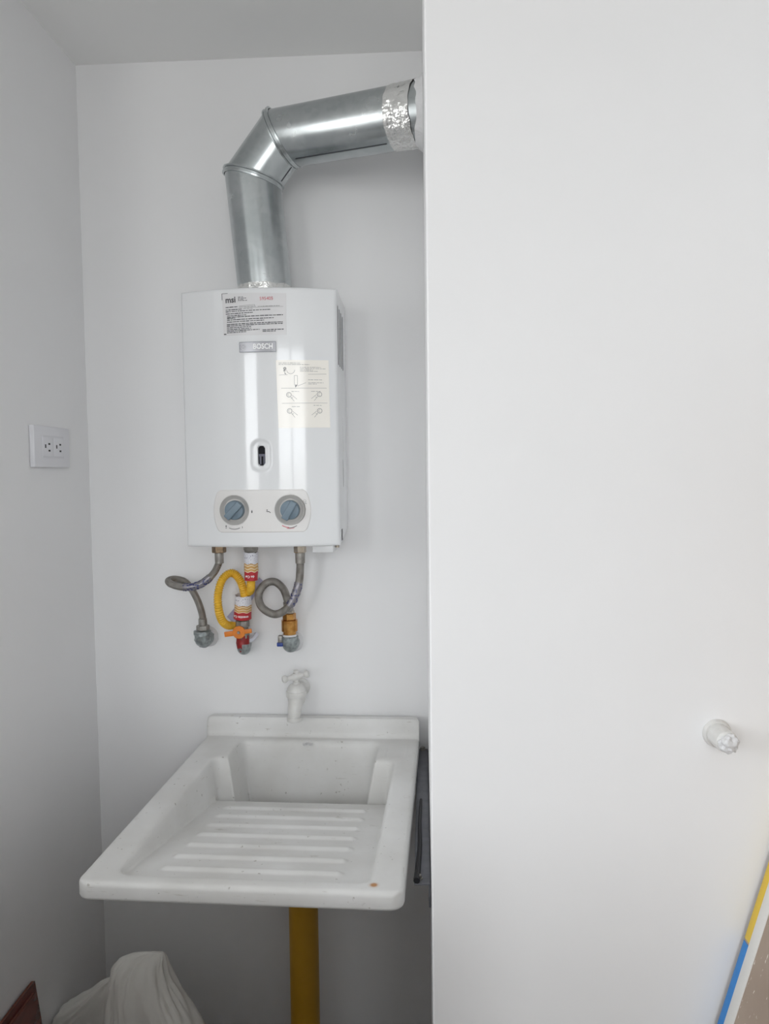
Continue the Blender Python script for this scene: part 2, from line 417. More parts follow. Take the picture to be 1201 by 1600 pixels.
for x0, x1, z0, z1 in WIN:
    box(b, x0, x1, WALL_Y-0.15, WALL_Y, 0, z0); box(b, x0, x1, WALL_Y-0.15, WALL_Y, z1, CZ)
struct('wall_window_side', b, MT['paint'])
# unseen waist-high partition, added to shade the lower left and under the sink
b = NB(); box(b, 0.0, 0.95, -1.46, -1.38, 0, 1.11); box(b, -0.08, 0.0, -1.46, LEFT_END, 0, 1.11); struct('wall_added_light_block', b, MT['paint'])
for i, (x0, x1, z0, z1) in enumerate(WIN):
    b = NB(); f = 0.04; y0, y1 = WALL_Y-0.11, WALL_Y-0.05
    box(b, x0, x0+f, y0, y1, z0, z1); box(b, x1-f, x1, y0, y1, z0, z1)
    box(b, x0+f, x1-f, y0, y1, z0, z0+f); box(b, x0+f, x1-f, y0, y1, z1-f, z1)
    if i == 1: box(b, 1.16, 1.22, y0, y1, z0+f, z1-f)
    struct('window_%d' % (i+1), b, MT['frame'])

# ------------------------------------------------------------------ water heater
XC, HW = 0.5035, 0.1835
ZB, ZT = 1.428, 2.0255
def fy(x): return -0.190 - 0.035*(1-((x-XC)/HW)**2)

heater = thing('water_heater', 'white wall-mounted gas water heater with two blue-grey knobs', 'water heater', (XC, -0.1, ZB))
# control panel outline
PX, PZ, PHX, PHZ, PBU = 0.5075, 1.5127, 0.1025, 0.0498, 0.0125
KN = [(0.4445, 1.5152, R(46)), (0.5745, 1.5145, R(60))]
def panel_inside(x, z, m):
    v = (z-PZ)/PHZ
    if abs(v) > 1: return -1
    return min(PHX + PBU*(1-v*v) - 0.007*max(0, (abs(v)-0.82)/0.18)**2.5 - abs(x-PX) - 0.0025, PHZ - abs(z-PZ) - 0.001) - m
FWX, FWZ = 0.5100, 1.6410
def pill(x, z, hx, hz, r):
    qx, qz = abs(x-FWX)-hx+r, abs(z-FWZ)-hz+r
    return math.hypot(max(qx, 0), max(qz, 0)) + min(max(qx, qz), 0) - r
def cover_pt(u, w):
    x = XC - HW + 2*HW*u; z = ZB + (ZT-ZB)*w
    y = fy(x)
    e = min(u*2*HW, (1-u)*2*HW, w*(ZT-ZB), (1-w)*(ZT-ZB)); r = 0.007
    if e < r: y += r - math.sqrt(max(r*r-(r-e)**2, 0))
    y += 0.022*smooth01(panel_inside(x, z, 0.002)/0.002)
    d = pill(x, z, 0.025, 0.038, 0.022)
    y += 0.0035*smooth01(-d/0.006)
    d2 = pill(x, z, 0.0092, 0.024, 0.009)
    y += 0.010*smooth01(-d2/0.0025)
    return (x, y, z)
b = NB()
us = [0, .002, .005, .01, .016, .024] + [0.035+0.93*i/150 for i in range(151)] + [.976, .984, .99, .995, .998, 1]
ws = [0, .001, .003, .006, .01, .014] + [0.02+0.96*i/230 for i in range(231)] + [.986, .99, .994, .997, .999, 1]
V = [[b.verts.new(cover_pt(u, w)) for w in ws] for u in us]
for i in range(len(us)-1):
    for j in range(len(ws)-1): b.faces.new((V[i][j], V[i+1][j], V[i+1][j+1], V[i][j+1]))
rim = rim_of(V); back = [b.verts.new((v.co.x, -0.006, max(v.co.z, ZB+0.03) if v.co.z < ZT-0.01 else v.co.z-0.003)) for v in rim]
loft(b, rim, back); 
inn = [b.verts.new((XC+(v.co.x-XC)*0.985, -0.006, (ZB+ZT)/2+(v.co.z-(ZB+ZT)/2)*0.99)) for v in back]
loft(b, back, inn); b.faces.new(inn)
cover = obj('front_cover', b, MT['enamel'], heater, angle=50)
b = NB(); box(b, XC-HW+0.012, XC+HW-0.012, -0.006, -0.0008, ZB+0.05, ZT-0.02)
obj('mounting_plate', b, MT['enamel_side'], heater)
b = NB(); lathe(b, (0.5065, -0.118, ZT-0.006), (0, 0, 1), [(0, 0.0685), (0.0055, 0.0685), (0.0055, 0.060), (0.0, 0.060)], 40, caps=False)
obj('flue_collar', b, MT['galv'], heater)
# flame window
b = NB(); box(b, FWX-0.0095, FWX+0.0095, -0.2165, -0.2145, FWZ-0.0245, FWZ+0.0245)
fwo = obj('flame_window', b, MT['black'], heater, label='dark flame viewing window')
b = NB()
box(b, FWX-0.0065, FWX+0.0085, -0.2178, -0.2163, FWZ-0.0015, FWZ+0.004)
box(b, FWX-0.0045, FWX-0.0005, -0.2178, -0.2163, FWZ-0.020, FWZ-0.0015)
box(b, FWX+0.0040, FWX+0.0075, -0.2178, -0.2163, FWZ-0.020, FWZ-0.0015)
obj('burner_pilot', b, MT['pilot'], fwo)
# side louvres
for k in range(4):
    y = -0.172 + k*0.033
    b = NB(); box(b, XC+HW-0.003, XC+HW+0.0006, y-0.0042, y+0.0042, 1.853, 1.990-0.002*k)
    obj('vent_slot', b, MT['slot'], heater)
b = NB(); box(b, XC+HW-0.003, XC+HW+0.0007, -0.158, -0.140, 1.437, 1.464); obj('side_notch', b, MT['slot'], heater)
b = NB(); box(b, XC+HW-0.004, XC+HW+0.0004, -0.106, -0.094, 1.652, 1.735); sl = obj('side_label', b, MT['film'], heater)
random.seed(4); b = NB()
for k in range(12): box(b, XC+HW-0.001, XC+HW+0.0007, -0.105, -0.095-0.006*random.random(), 1.655+k*0.0066, 1.658+k*0.0066)
obj('printed_lines', b, MT['ink_grey'], sl, smooth=False)
b = NB(); box(b, XC+HW-0.004, XC+HW+0.0006, -0.104, -0.099, 1.565, 1.632, bev=0.0005); obj('side_seam', b, MT['ink_grey'], heater)
for nx in (0.3745, 0.5775):
    b = NB(); lathe(b, (nx, -0.110, ZB-0.003), (0, 0, 1), [(0, 0.011), (0.04, 0.011)], 16); obj('pipe_nipple', b, MT['nut'], heater)
b = NB(); box(b, 0.6175, 0.668, -0.17, -0.10, ZB-0.019, ZB+0.001, bev=0.002); obj('drain_tray', b, MT['enamel_side'], heater)
b = NB(); lathe(b, (0.6735, -0.135, ZB-0.010), (0, 0, 1), [(0, 0.005), (0.011, 0.005)], 12); obj('case_screw', b, MT['nut_bright'], heater)

# prints on the bowed front: everything is drawn in (x, z) and laid on the curve
class Ink:
    def __init__(s, off): s.b = NB(); s.off = off
    def P(s, x, z): return s.b.verts.new((x, fy(x)-s.off, z))
    def line(s, x0, z0, x1, z1, w):
        L = math.hypot(x1-x0, z1-z0); n = max(1, int(L/0.006)); nx, nz = -(z1-z0)/L*w/2, (x1-x0)/L*w/2
        pr = None
        for k in range(n+1):
            t = k/n; x, z = x0+(x1-x0)*t, z0+(z1-z0)*t
            cu = (s.P(x-nx, z-nz), s.P(x+nx, z+nz))
            if pr: s.b.faces.new((pr[0], cu[0], cu[1], pr[1]))
            pr = cu
    def arc(s, cx, cz, r, w, a0=0, a1=360, n=20, rx=1.0):
        for k in range(n):
            t0, t1 = R(a0+(a1-a0)*k/n), R(a0+(a1-a0)*(k+1)/n)
            s.line(cx+r*rx*math.cos(t0), cz+r*math.sin(t0), cx+r*rx*math.cos(t1), cz+r*math.sin(t1), w)
    def poly(s, pts): s.b.faces.new([s.P(x, z) for x, z in pts])
    def words(s, x0, x1, z, h, tilt=0.0, rnd=random):
        x = x0
        while x < x1 - 0.001:
            w = min(rnd.uniform(0.003, 0.010), x1-x)
            s.line(x, z+(x-x0)*tilt, x+w, z+(x+w-x0)*tilt, h*rnd.uniform(0.75, 1.05)); x += w + rnd.uniform(0.0008, 0.0018)
    def text(s, t, cx, cz, size, bold=0, rot=0.0, align='CENTER', sx=1.0):
        vv, ff = text_quads(t, size, bold, align); c, n = math.cos(rot), math.sin(rot)
        vs_ = [s.P(cx+(x*c*sx-y*n), cz+(x*n*sx+y*c)) for x, y in vv]
        for f in ff:
            try: s.b.faces.new([vs_[i] for i in f])
            except ValueError: pass
    def build(s, name, m, parent, label=None): return obj(name, s.b, m, parent, smooth=False, label=label)

def sheet(name, m, corners, off, parent, label=None, n=24):
    (ax, az), (bx, bz), (cx, cz), (dx, dz) = corners       # tl, tr, bl, br
    b = NB()
    def fn(u, w):
        x = (ax*(1-u)+bx*u)*(1-w) + (cx*(1-u)+dx*u)*w; z = (az*(1-u)+bz*u)*(1-w) + (cz*(1-u)+dz*u)*w
        return (x, fy(x)-off, z)
    V = grid(b, n, 4, fn); rim = rim_of(V)
    loft(b, rim, [b.verts.new((v.co.x, v.co.y+off, v.co.z)) for v in rim])
    return obj(name, b, m, parent, label=label)

# certificate sticker
st = sheet('certificate_sticker', MT['film'], ((0.426, 2.0135), (0.575, 2.0105), (0.4285, 1.917), (0.574, 1.917)), 0.0004, heater, 'pale certificate sticker with dense black print')
random.seed(11)
k = Ink(0.0009)
k.line(0.4262, 2.0128, 0.440, 2.0128, 0.001); k.line(0.4262, 2.0128, 0.4265, 1.998, 0.0012)
k.text('msi', 0.4465, 1.9975, 0.0190, bold=0.0005, rot=R(1.5), sx=0.95)
for q in range(4): k.words(0.4645, 0.4645+[0.012, 0.019, 0.014, 0.021][q], 2.0035-q*0.0027, 0.0013)
rows = [(0.4345, 0.464, 1.9815), (0.4345, 0.473, 1.9755), (0.4345, 0.540, 1.9715), (0.4345, 0.499, 1.9665),
        (0.4375, 0.483, 1.9620), (0.4375, 0.567, 1.9585), (0.4375, 0.457, 1.9560), (0.4375, 0.546, 1.9525), (0.4375, 0.524, 1.9480),
        (0.4365, 0.566, 1.9425), (0.4365, 0.566, 1.9390), (0.4365, 0.494, 1.9350), (0.4365, 0.494, 1.9310), (0.4365, 0.513, 1.9275),
        (0.4370, 0.482, 1.9240), (0.520, 0.568, 1.9285), (0.520, 0.550, 1.9250)]
for x0, x1, z in rows: k.words(x0, x1, z-0.0005, 0.0019, tilt=0.03)
k.line(0.429, 1.9205, 0.435, 1.9205, 0.0022)
k.build('printed_text', MT['ink'], st)
k = Ink(0.0009)
for x0, x1, z in ((0.466, 0.505, 1.9805), (0.510, 0.560, 1.981), (0.476, 0.500, 1.9765)): k.words(x0, x1, z, 0.0013, tilt=0.03)
k.line(0.466, 1.9835, 0.503, 1.9855, 0.0007); k.line(0.503, 1.9855, 0.503, 1.981, 0.0007); k.line(0.478, 1.9785, 0.568, 1.9805, 0.0006)
k.build('form_lines', MT['ink_grey'], st)
k = Ink(0.0009); k.text('595405', 0.5300, 1.9985, 0.0105, rot=R(1)); k.build('red_serial_number', MT['ink_red'], st)

# maker's badge
bd = sheet('maker_badge', MT['badge'], ((0.4655, 1.9005), (0.5500, 1.9015), (0.4655, 1.8785), (0.5500, 1.8785)), 0.0020, heater, 'grey badge reading BOSCH in white letters')
k = Ink(0.0024)
k.line(0.4655, 1.9005, 0.5500, 1.9015, 0.0013); k.line(0.4655, 1.8785, 0.5500, 1.8785, 0.0013); k.line(0.4660, 1.9005, 0.4660, 1.8785, 0.0013); k.line(0.5495, 1.9015, 0.5495, 1.8785, 0.0013)
k.build('badge_border', MT['badge_rim'], bd)
k = Ink(0.0027); k.text('BOSCH', 0.5205, 1.8900, 0.0168, bold=0.0005, sx=0.84); k.build('badge_lettering', MT['letter'], bd)
k = Ink(0.0027); k.arc(0.4750, 1.8900, 0.0058, 0.0009); k.line(0.4727, 1.8930, 0.4727, 1.8870, 0.0011); k.line(0.4773, 1.8930, 0.4773, 1.8870, 0.0011); k.line(0.4727, 1.8900, 0.4773, 1.8900, 0.0011)
k.build('badge_emblem', MT['letter_worn'], bd)

# instruction sheet
ins = sheet('instruction_sheet', MT['paper'], ((0.5490, 1.8590), (0.6670, 1.8600), (0.5520, 1.7040), (0.6685, 1.7050)), 0.0006, heater, 'cream instruction sheet with small line drawings')
k = Ink(0.0011); random.seed(5)
for x0, x1, z in ((0.555, 0.605, 1.8525), (0.555, 0.625, 1.8490), (0.603, 0.650, 1.8430), (0.603, 0.660, 1.8400), (0.603, 0.632, 1.8370), (0.603, 0.643, 1.8340),
                  (0.621, 0.652, 1.8145), (0.621, 0.655, 1.8080), (0.621, 0.640, 1.8050), (0.583, 0.600, 1.7875), (0.627, 0.648, 1.7880), (0.583, 0.601, 1.7530), (0.632, 0.650, 1.7560)):
    k.words(x0, x1, z, 0.0009)
for x0, x1, z in ((0.556, 0.575, 1.8250), (0.560, 0.662, 1.7950), (0.561, 0.663, 1.7605), (0.621, 0.662, 1.8270)): k.line(x0, z, x1, z+0.001, 0.0006)
k.line(0.590, 1.8240, 0.590, 1.8030, 0.0007); k.line(0.597, 1.8240, 0.597, 1.8030, 0.0007); k.line(0.590, 1.8240, 0.597, 1.8240, 0.0007); k.line(0.590, 1.8030, 0.597, 1.8030, 0.0007)
k.line(0.597, 1.8000, 0.616, 1.8080, 0.0006); k.arc(0.582, 1.8370, 0.009, 0.0007, 180, 360)
for cx, cz, sgn in ((0.577, 1.7800, 1), (0.6455, 1.7815, -1), (0.578, 1.7430, 1), (0.6455, 1.7435, -1)):
    k.arc(cx, cz, 0.0053, 0.0011); k.arc(cx, cz, 0.0026, 0.0006, 60, 300)
    k.line(cx+sgn*0.004, cz-0.005, cx+sgn*0.012, cz-0.015, 0.0007); k.line(cx+sgn*0.007, cz-0.001, cx+sgn*0.018, cz-0.010, 0.0007)
    k.line(cx+sgn*0.005, cz-0.008, cx+sgn*0.009, cz-0.006, 0.0007)
k.build('line_drawings', MT['ink_grey'], ins)
k = Ink(0.0012)
k.arc(0.5690, 1.8400, 0.0024, 0.0022); k.arc(0.5680, 1.8350, 0.0016, 0.0016); k.line(0.568, 1.8305, 0.571, 1.8270, 0.0018); k.poly([(0.591, 1.8020), (0.597, 1.8020), (0.592, 1.7965)])
k.build('hand_and_flame_marks', MT['ink_grey'], ins)['kind'] = 'stuff'

# control panel with two sunk dishes
def panel_pt(u, w):
    v = 2*w-1; z = PZ + PHZ*v
    x = PX + (2*u-1)*(PHX + PBU*(1-v*v) - 0.007*max(0, (abs(v)-0.82)/0.18)**2.5)
    y = fy(x) - 0.0016
    e = min((1-abs(2*u-1))*PHX, (1-abs(v))*PHZ)
    y += 0.0014*(1-smooth01(e/0.002))
    for kx, kz, _ in KN:
        d = math.hypot(x-kx, z-kz); y += 0.0145*smooth01((0.0352-d)/0.0030)
    return (x, y, z)
b = NB()
us = [0, .004, .008, .012] + [0.018+0.964*i/170 for i in range(171)] + [.988, .992, .996, 1]
ws = [0, .006, .012, .02] + [0.03+0.94*i/72 for i in range(73)] + [.98, .988, .994, 1]
V = [[b.verts.new(panel_pt(u, w)) for w in ws] for u in us]
for i in range(len(us)-1):
    for j in range(len(ws)-1): b.faces.new((V[i][j], V[i+1][j], V[i+1][j+1], V[i][j+1]))
rim = rim_of(V); loft(b, rim, [b.verts.new((v.co.x, v.co.y+0.006, v.co.z)) for v in rim])
cp = obj('control_panel', b, MT['panel'], heater, angle=60, label='warm grey oblong control panel')
for kx, kz, ang in KN:
    b = NB(); y0 = fy(kx) + 0.0060
    lathe(b, (kx, y0, kz), (0, -1, 0), [(0.0079, 0.0350), (0.0081, 0.0345), (0.0074, 0.0337), (0.0030, 0.0290), (0.0008, 0.0262), (0.0005, 0.001)], 48, caps=False)
    obj('dial_dish', b, MT['dish'], cp)
    b = NB(); ky = y0 - 0.001
    lathe(b, (kx, ky, kz), (0, -1, 0), [(0, 0.0228), (0.010, 0.0222), (0.0128, 0.0212), (0.0138, 0.0190), (0.0138, 0.001)], 44)
    kb = obj('control_knob', b, MT['knob'], cp, label='round blue-grey dial with a raised grip')
    b = NB(); m = Matrix.Translation((kx, 0, kz)) @ Matrix.Rotation(-ang, 4, 'Y')
    box(b, -0.0238, 0.0232, ky-0.0245, ky-0.011, -0.0088, 0.0072, bev=0.0022, seg=3, mtx=m); obj('grip_bar', b, MT['knob'], kb)
k = Ink(0.0022)
k.poly([(0.4855, 1.5085), (0.4870, 1.5085), (0.4882, 1.5110), (0.4868, 1.5165), (0.4850, 1.5115)])
k.line(0.4235, 1.4760, 0.4235, 1.4800, 0.0022); k.line(0.4222, 1.4735, 0.4248, 1.4735, 0.0012); k.line(0.4630, 1.4735, 0.4630, 1.4775, 0.0012)
k.arc(0.4440, 1.5010, 0.030, 0.0013, 244, 296, 12)
k.line(0.5205, 1.5118, 0.5275, 1.5112, 0.0015); k.line(0.5275, 1.5112, 0.5300, 1.5085, 0.0015); k.arc(0.5222, 1.5152, 0.0008, 0.0014)
k.arc(0.5730, 1.5030, 0.030, 0.0014, 262, 304, 10)
k.build('panel_symbols', MT['ink'], cp)['kind'] = 'stuff'
k = Ink(0.0023); k.arc(0.5730, 1.5040, 0.030, 0.0018, 236, 268, 10); k.arc(0.5740, 1.5012, 0.030, 0.0010, 255, 290, 8); k.build('hot_mark', MT['ink_red'], cp)
k = Ink(0.0022); k.words(0.607, 0.613, 1.5290, 0.001); k.arc(0.6085, 1.5350, 0.003, 0.0006); k.build('pencil_scribble', MT['ink_grey'], cp)

# ------------------------------------------------------------------ flue duct (mitred sheet metal elbow)
flue = thing('flue_duct', 'galvanised sheet metal flue with mitred elbow above the heater', 'duct', (0.5065, -0.118, ZT))
DR = 0.0655
A0 = Vector((0.5070, -0.118, ZT+0.001)); J1 = Vector((0.4825, -0.122, 2.3045)); J2 = Vector((0.5560, -0.130, 2.3950)); E1 = Vector((0.8910, -0.262, 2.3790))
dirs = [(J1-A0).normalized(), (J2-J1).normalized(), (E1-J2).normalized()]
def plane_ring(c, d, n, r, u, v, N=64):
    out = []
    for k in range(N):
        p = (u*math.cos(2*math.pi*k/N) + v*math.sin(2*math.pi*k/N))*r
        t = -n.dot(p)/n.dot(d); out.append(c + p + d*t)
    return out
def seg_ring(c, d, n, r):
    a, u, v = frame(d); u = (Vector((0, 1, 0)) - d*d.y).normalized(); v = d.cross(u)
    return plane_ring(c, d, n, r, u, v)
def sleeve_seg(c0, n0, c1, n1, d, r0, r1=None):
    b = NB(); r1 = r1 or r0
    A = [b.verts.new(p) for p in seg_ring(c0, d, n0, r0)]; mids = []
    for f in (0.02, 0.34, 0.67, 0.98):
        n = n0.lerp(n1, f).normalized(); mids.append([b.verts.new(p) for p in seg_ring(c0.lerp(c1, f), d, n, r0+(r1-r0)*f)])
    B = [b.verts.new(p) for p in seg_ring(c1, d, n1, r1)]
    seq = [A] + mids + [B]
    for p, q in zip(seq, seq[1:]): loft(b, p, q)
    return b
n1 = (dirs[0]+dirs[1]).normalized(); n2 = (dirs[1]+dirs[2]).normalized()
obj('riser_pipe', sleeve_seg(A0, Vector((0, 0, 1)), J1, n1, dirs[0], DR*0.985, DR), MT['galv'], flue)
obj('elbow_gore', sleeve_seg(J1, n1, J2, n2, dirs[1], DR), MT['galv'], flue)
xn = Vector((1, 0, 0))
obj('branch_pipe', sleeve_seg(J2, n2, E1, xn, dirs[2], DR, DR*1.0), MT['galv'], flue)
for c, d, n in ((J1, dirs[0], n1), (J2, dirs[1], n2)):
    b = NB(); prev = None; first = None
    for da, rr in ((-0.0075, DR-0.001), (-0.0070, DR+0.0032), (-0.0035, DR+0.0035), (-0.0025, DR+0.0012), (0.0025, DR+0.0012), (0.0035, DR+0.0042), (0.0072, DR+0.0040), (0.0078, DR-0.001)):
        ring = [b.verts.new(p + n*da) for p in seg_ring(c, d, n, rr)]
        if prev: loft(b, prev, ring)
        prev = ring
    obj('seam_bead', b, MT['galv'], flue, angle=30)
# dark lock seams along the lower side
def seam(c0, c1, d, ang, name='lock_seam'):
    u = (Vector((0, 1, 0)) - d*d.y).normalized(); v = d.cross(u)
    b = NB(); p = (u*math.cos(ang)+v*math.sin(ang))*(DR+0.0003)
    tube(b, [c0+p, c0.lerp(c1, 0.5)+p, c1+p], 0.0012, 6); obj(name, b, MT['seam'], flue)
def angle_to(d, target):
    u = (Vector((0, 1, 0)) - d*d.y).normalized(); v = d.cross(u); t = Vector(target)
    return math.atan2(t.dot(v), t.dot(u))
seam(J2+dirs[2]*0.052, E1-dirs[2]*0.075, dirs[2], angle_to(dirs[2], (0.1, -0.42, -1)))
seam(J1+dirs[1]*0.036, J2-dirs[1]*0.036, dirs[1], angle_to(dirs[1], (0.8, -0.25, -0.6)))
# foil tape round the end and at the heater collar
def tape(c, d, w, r, name, seed, tilt=Vector((0, 0, 0)), flare=0.0):
    b = NB(); n = (d+tilt).normalized(); rows_ = []
    for i in range(9):
        f = i/8; cc = c + d*(f-0.5)*w; ring = []
        for k, p in enumerate(seg_ring(cc, d, n, r+flare*f)):
            q = (p-cc); wob = 0.0016*noise.noise(p*55+Vector((seed, 0, 0))) + 0.0022*max(0, noise.noise(p*22+Vector((0, seed, 0))))
            ring.append(b.verts.new(p + q.normalized()*wob + d*0.003*noise.noise(Vector((k*0.25, seed, 0)))*(1 if i in (0, 8) else 0)))
        rows_.append(ring)
    for p, q in zip(rows_, rows_[1:]): loft(b, p, q)
    return obj(name, b, MT['foil'], flue, angle=25)
tape(E1 - dirs[2]*0.053, dirs[2], 0.030, DR+0.0012, 'foil_tape', 1.0)
tape(E1 - dirs[2]*0.027, dirs[2], 0.036, DR+0.0020, 'foil_tape', 5.0)
tape(A0 + dirs[0]*0.0125, Vector((0, 0, 1)), 0.018, DR+0.0005, 'foil_tape', 9.0)
# ragged plaster collar where the duct enters the pier
b = NB(); rows_ = []
for d_, r_ in ((-0.018, 0.0005), (-0.012, 0.003), (-0.006, 0.006), (-0.0005, 0.010)):
    ring = []
    for kk, p in enumerate(seg_ring(E1 + xn*d_, dirs[2], xn, DR+r_)):
        q = p - E1; q.x = 0
        ring.append(b.verts.new(p + q.normalized()*0.004*noise.noise(p*70) + xn*(0.006*noise.noise(p*45) if d_ < -0.01 else 0)))
    rows_.append(ring)
for p, q in zip(rows_, rows_[1:]): loft(b, p, q)
obj('plaster_collar', b, MT['seal'], flue)

# ------------------------------------------------------------------ laundry sink
SA = R(1.8); SX, SY, SZ = 0.311, -0.002, 0.915
SW, SD = 0.558, 0.735
def S2W(s, t, h):
    return Vector((SX + s*math.cos(SA) - t*math.sin(SA), SY - s*math.sin(SA) - t*math.cos(SA), SZ + h))
RUST = tuple(S2W(0.507, 0.712, 0.0) - Vector((SX+0.28, -0.37, 0.88)))
MT['sink'] = sink_mat()
sink = thing('laundry_sink', 'worn white plastic laundry sink with ribbed washboard, mounted on the wall', 'sink', (SX+0.28, -0.37, 0.88))
def rrect(s, t, s0, s1, t0, t1, r):
    qx = abs(s-(s0+s1)/2) - (s1-s0)/2 + r; qy = abs(t-(t0+t1)/2) - (t1-t0)/2 + r
    return math.hypot(max(qx, 0), max(qy, 0)) + min(max(qx, qy), 0) - r
RIDGE = [0.275 + 0.0625*i for i in range(7)]
def smin(a, b_, k):
    h = max(k-abs(a-b_), 0)/k; return min(a, b_) - h*h*k*0.25
def sink_h(s, t):
    d1 = rrect(s, t, 0.064, 0.502, 0.176, 0.700, 0.022); d2 = rrect(s, t, 0.100, 0.456, 0.060, 0.300, 0.020)
    d = -min(d1, d2)                                   # inside distance
    dd = 0.5*(d + math.sqrt(d*d + 0.000012))           # eased lip
    wb = -0.092 + (t-0.215)/(0.690-0.215)*0.080
    if t < 0.222:
        wb = max(-0.27, wb - 6.0*max(0, 0.219-t)) if t < 0.219 else wb
    draft = 6.0 if t < 0.24 else 6.0
    depth = smin(dd*draft, -wb, 0.014)
    h = -max(depth, 0)
    if t > 0.23:
        for i, r in enumerate(RIDGE):
            q = math.hypot(t-r, max(0.130-s, 0, s-0.436))
            if q < 0.015:
                h += 0.0052*0.5*(1+math.cos(math.pi*q/0.015))
    # upstand along the wall
    h += 0.048*smooth01((0.040-t)/0.012)
    # moulded outline of the soap shelf on the right
    fr = abs(rrect(s, t, 0.478, 0.530, 0.075, 0.165, 0.004))
    if fr < 0.002 : h += 0.0012*(1-fr/0.002)
    return h
def axis_samples(L, n, e=0.012):
    edge = [0, 0.0004, 0.0012, 0.0025, 0.0045, 0.007, 0.0095]
    return edge + [e + (L-2*e)*i/n for i in range(n+1)] + [L-v for v in reversed(edge)]
ss = axis_samples(SW, 190); ts = axis_samples(SD, 270)
CR = 0.024
def corner(s, t):
    cs = min(s, SW-s); ct = min(t, SD-t)
    if cs < CR and ct < CR:
        u, v = 1-cs/CR, 1-ct/CR
        u2, v2 = u*math.sqrt(1-v*v/2), v*math.sqrt(1-u*u/2)
        ns, nt_ = CR*(1-u2), CR*(1-v2)
        s = ns if s < SW/2 else SW-ns; t = nt_ if t < SD/2 else SD-nt_
    return s, t
b = NB(); V = []
for s in ss:
    col_ = []
    for t in ts:
        e = min(s, SW-s, t, SD-t); r = 0.009
        h = sink_h(s, t)
        if e < r: h -= r - math.sqrt(max(r*r-(r-e)**2, 0))
        s2, t2 = corner(s, t); col_.append(b.verts.new(S2W(s2, t2, h)))
    V.append(col_)
for i in range(len(ss)-1):
    for j in range(len(ts)-1): b.faces.new((V[i][j], V[i+1][j], V[i+1][j+1], V[i][j+1]))
rim = rim_of(V); cen = S2W(SW/2, SD/2, 0)
def ringdown(z, inset):
    out = []
    for v in rim:
        p = v.co - cen; p.z = 0
        f = Vector((p.x*(1-inset/0.28), p.y*(1-inset/0.36), 0)); out.append(b.verts.new((cen.x+f.x, cen.y+f.y, SZ+z)))
    return out
r1 = ringdown(-0.026, 0.0); r2 = ringdown(-0.0305, 0.0015); r3 = ringdown(-0.032, 0.005); r4 = ringdown(-0.030, 0.009); r5 = ringdown(-0.012, 0.011)
for p, q in zip([rim, r1, r2, r3, r4], [r1, r2, r3, r4, r5]): loft(b, p, q)
so = obj('basin', b, MT['sink'], sink, angle=60)
sm = so.modifiers.new('wall_thickness', 'SOLIDIFY'); sm.thickness = 0.004; sm.offset = -1.0
# small moulded maker's mark on the back of the basin
b = NB(); random.seed(2)
for q in range(6):
    p = S2W(0.262+q*0.0045, 0.0615, -0.004-0.002*random.random()); box(b, p.x-0.0013, p.x+0.0013, p.y-0.0075, p.y-0.0035, p.z-0.006, p.z)
obj('moulded_mark', b, MT['seal'], sink, smooth=False)
b = NB(); dp = Vector((0.5765, -0.150, 0.0)); lathe(b, (dp.x, dp.y, SZ-0.276), (0, 0, 1), [(-0.012, 0.046), (0.0, 0.046), (0.004, 0.030), (0.004, 0.001)], 32)
obj('drain_fitting', b, MT['pipe_mustard'], sink)

b = NB(); lathe(b, (dp.x, dp.y, 0.0), (0, 0, 1), [(0, 0.0362), (0.60, 0.0362), (0.602, 0.0345), (0.626, 0.0345)], 40)
pd = thing('drain_pipe', 'mustard yellow plastic drain pipe standing below the sink', 'pipe', (dp.x, dp.y, 0))
obj('pipe', b, MT['pipe_mustard'], pd)
b = NB(); lathe(b, (dp.x, dp.y, 0.560), (0, 0, 1), [(0, 0.0363), (0, 0.041), (0.04, 0.041), (0.0405, 0.0363)], 40); obj('coupling', b, MT['pipe_mustard'], pd)

# steel angle carrying the right side of the sink
br = thing('support_bracket', 'dark steel angle bracket between the sink and the pier', 'bracket', (0.88, -0.33, 0.87))
b = NB(); box(b, 0.8615, 0.8895, -0.655, -0.020, 0.872, 0.876, bev=0.0008); obj('flange', b, MT['steel_dark'], br)
b = NB(); box(b, 0.8865, 0.8905, -0.655, -0.020, 0.832, 0.872, bev=0.0008); obj('web', b, MT['steel_dark'], br)
b = NB(); tube(b, catmull([(0.8655, -0.655, 0.8805), (0.8680, -0.60, 0.8815), (0.8705, -0.53, 0.8800), (0.8700, -0.44, 0.8815), (0.8725, -0.33, 0.8800)], 8), lambda i, n: 0.0058*(1-0.55*i/n), 8); obj('gap_shadow_clutter', b, MT['gap_shadow'], br)  # black strip standing in for shadow and clutter between sink and flange
for y in (-0.640, -0.028):
    b = NB(); x = 0.8680 if y < -0.1 else 0.8760
    lathe(b, (x, y, 0.876), (0, 0, 1), [(0, 0.0085), (0.002, 0.0085), (0.002, 0.0062), (0.007, 0.0062), (0.008, 0.005)], facets=6); obj('bolt_head', b, MT['zinc_dirty'], br)

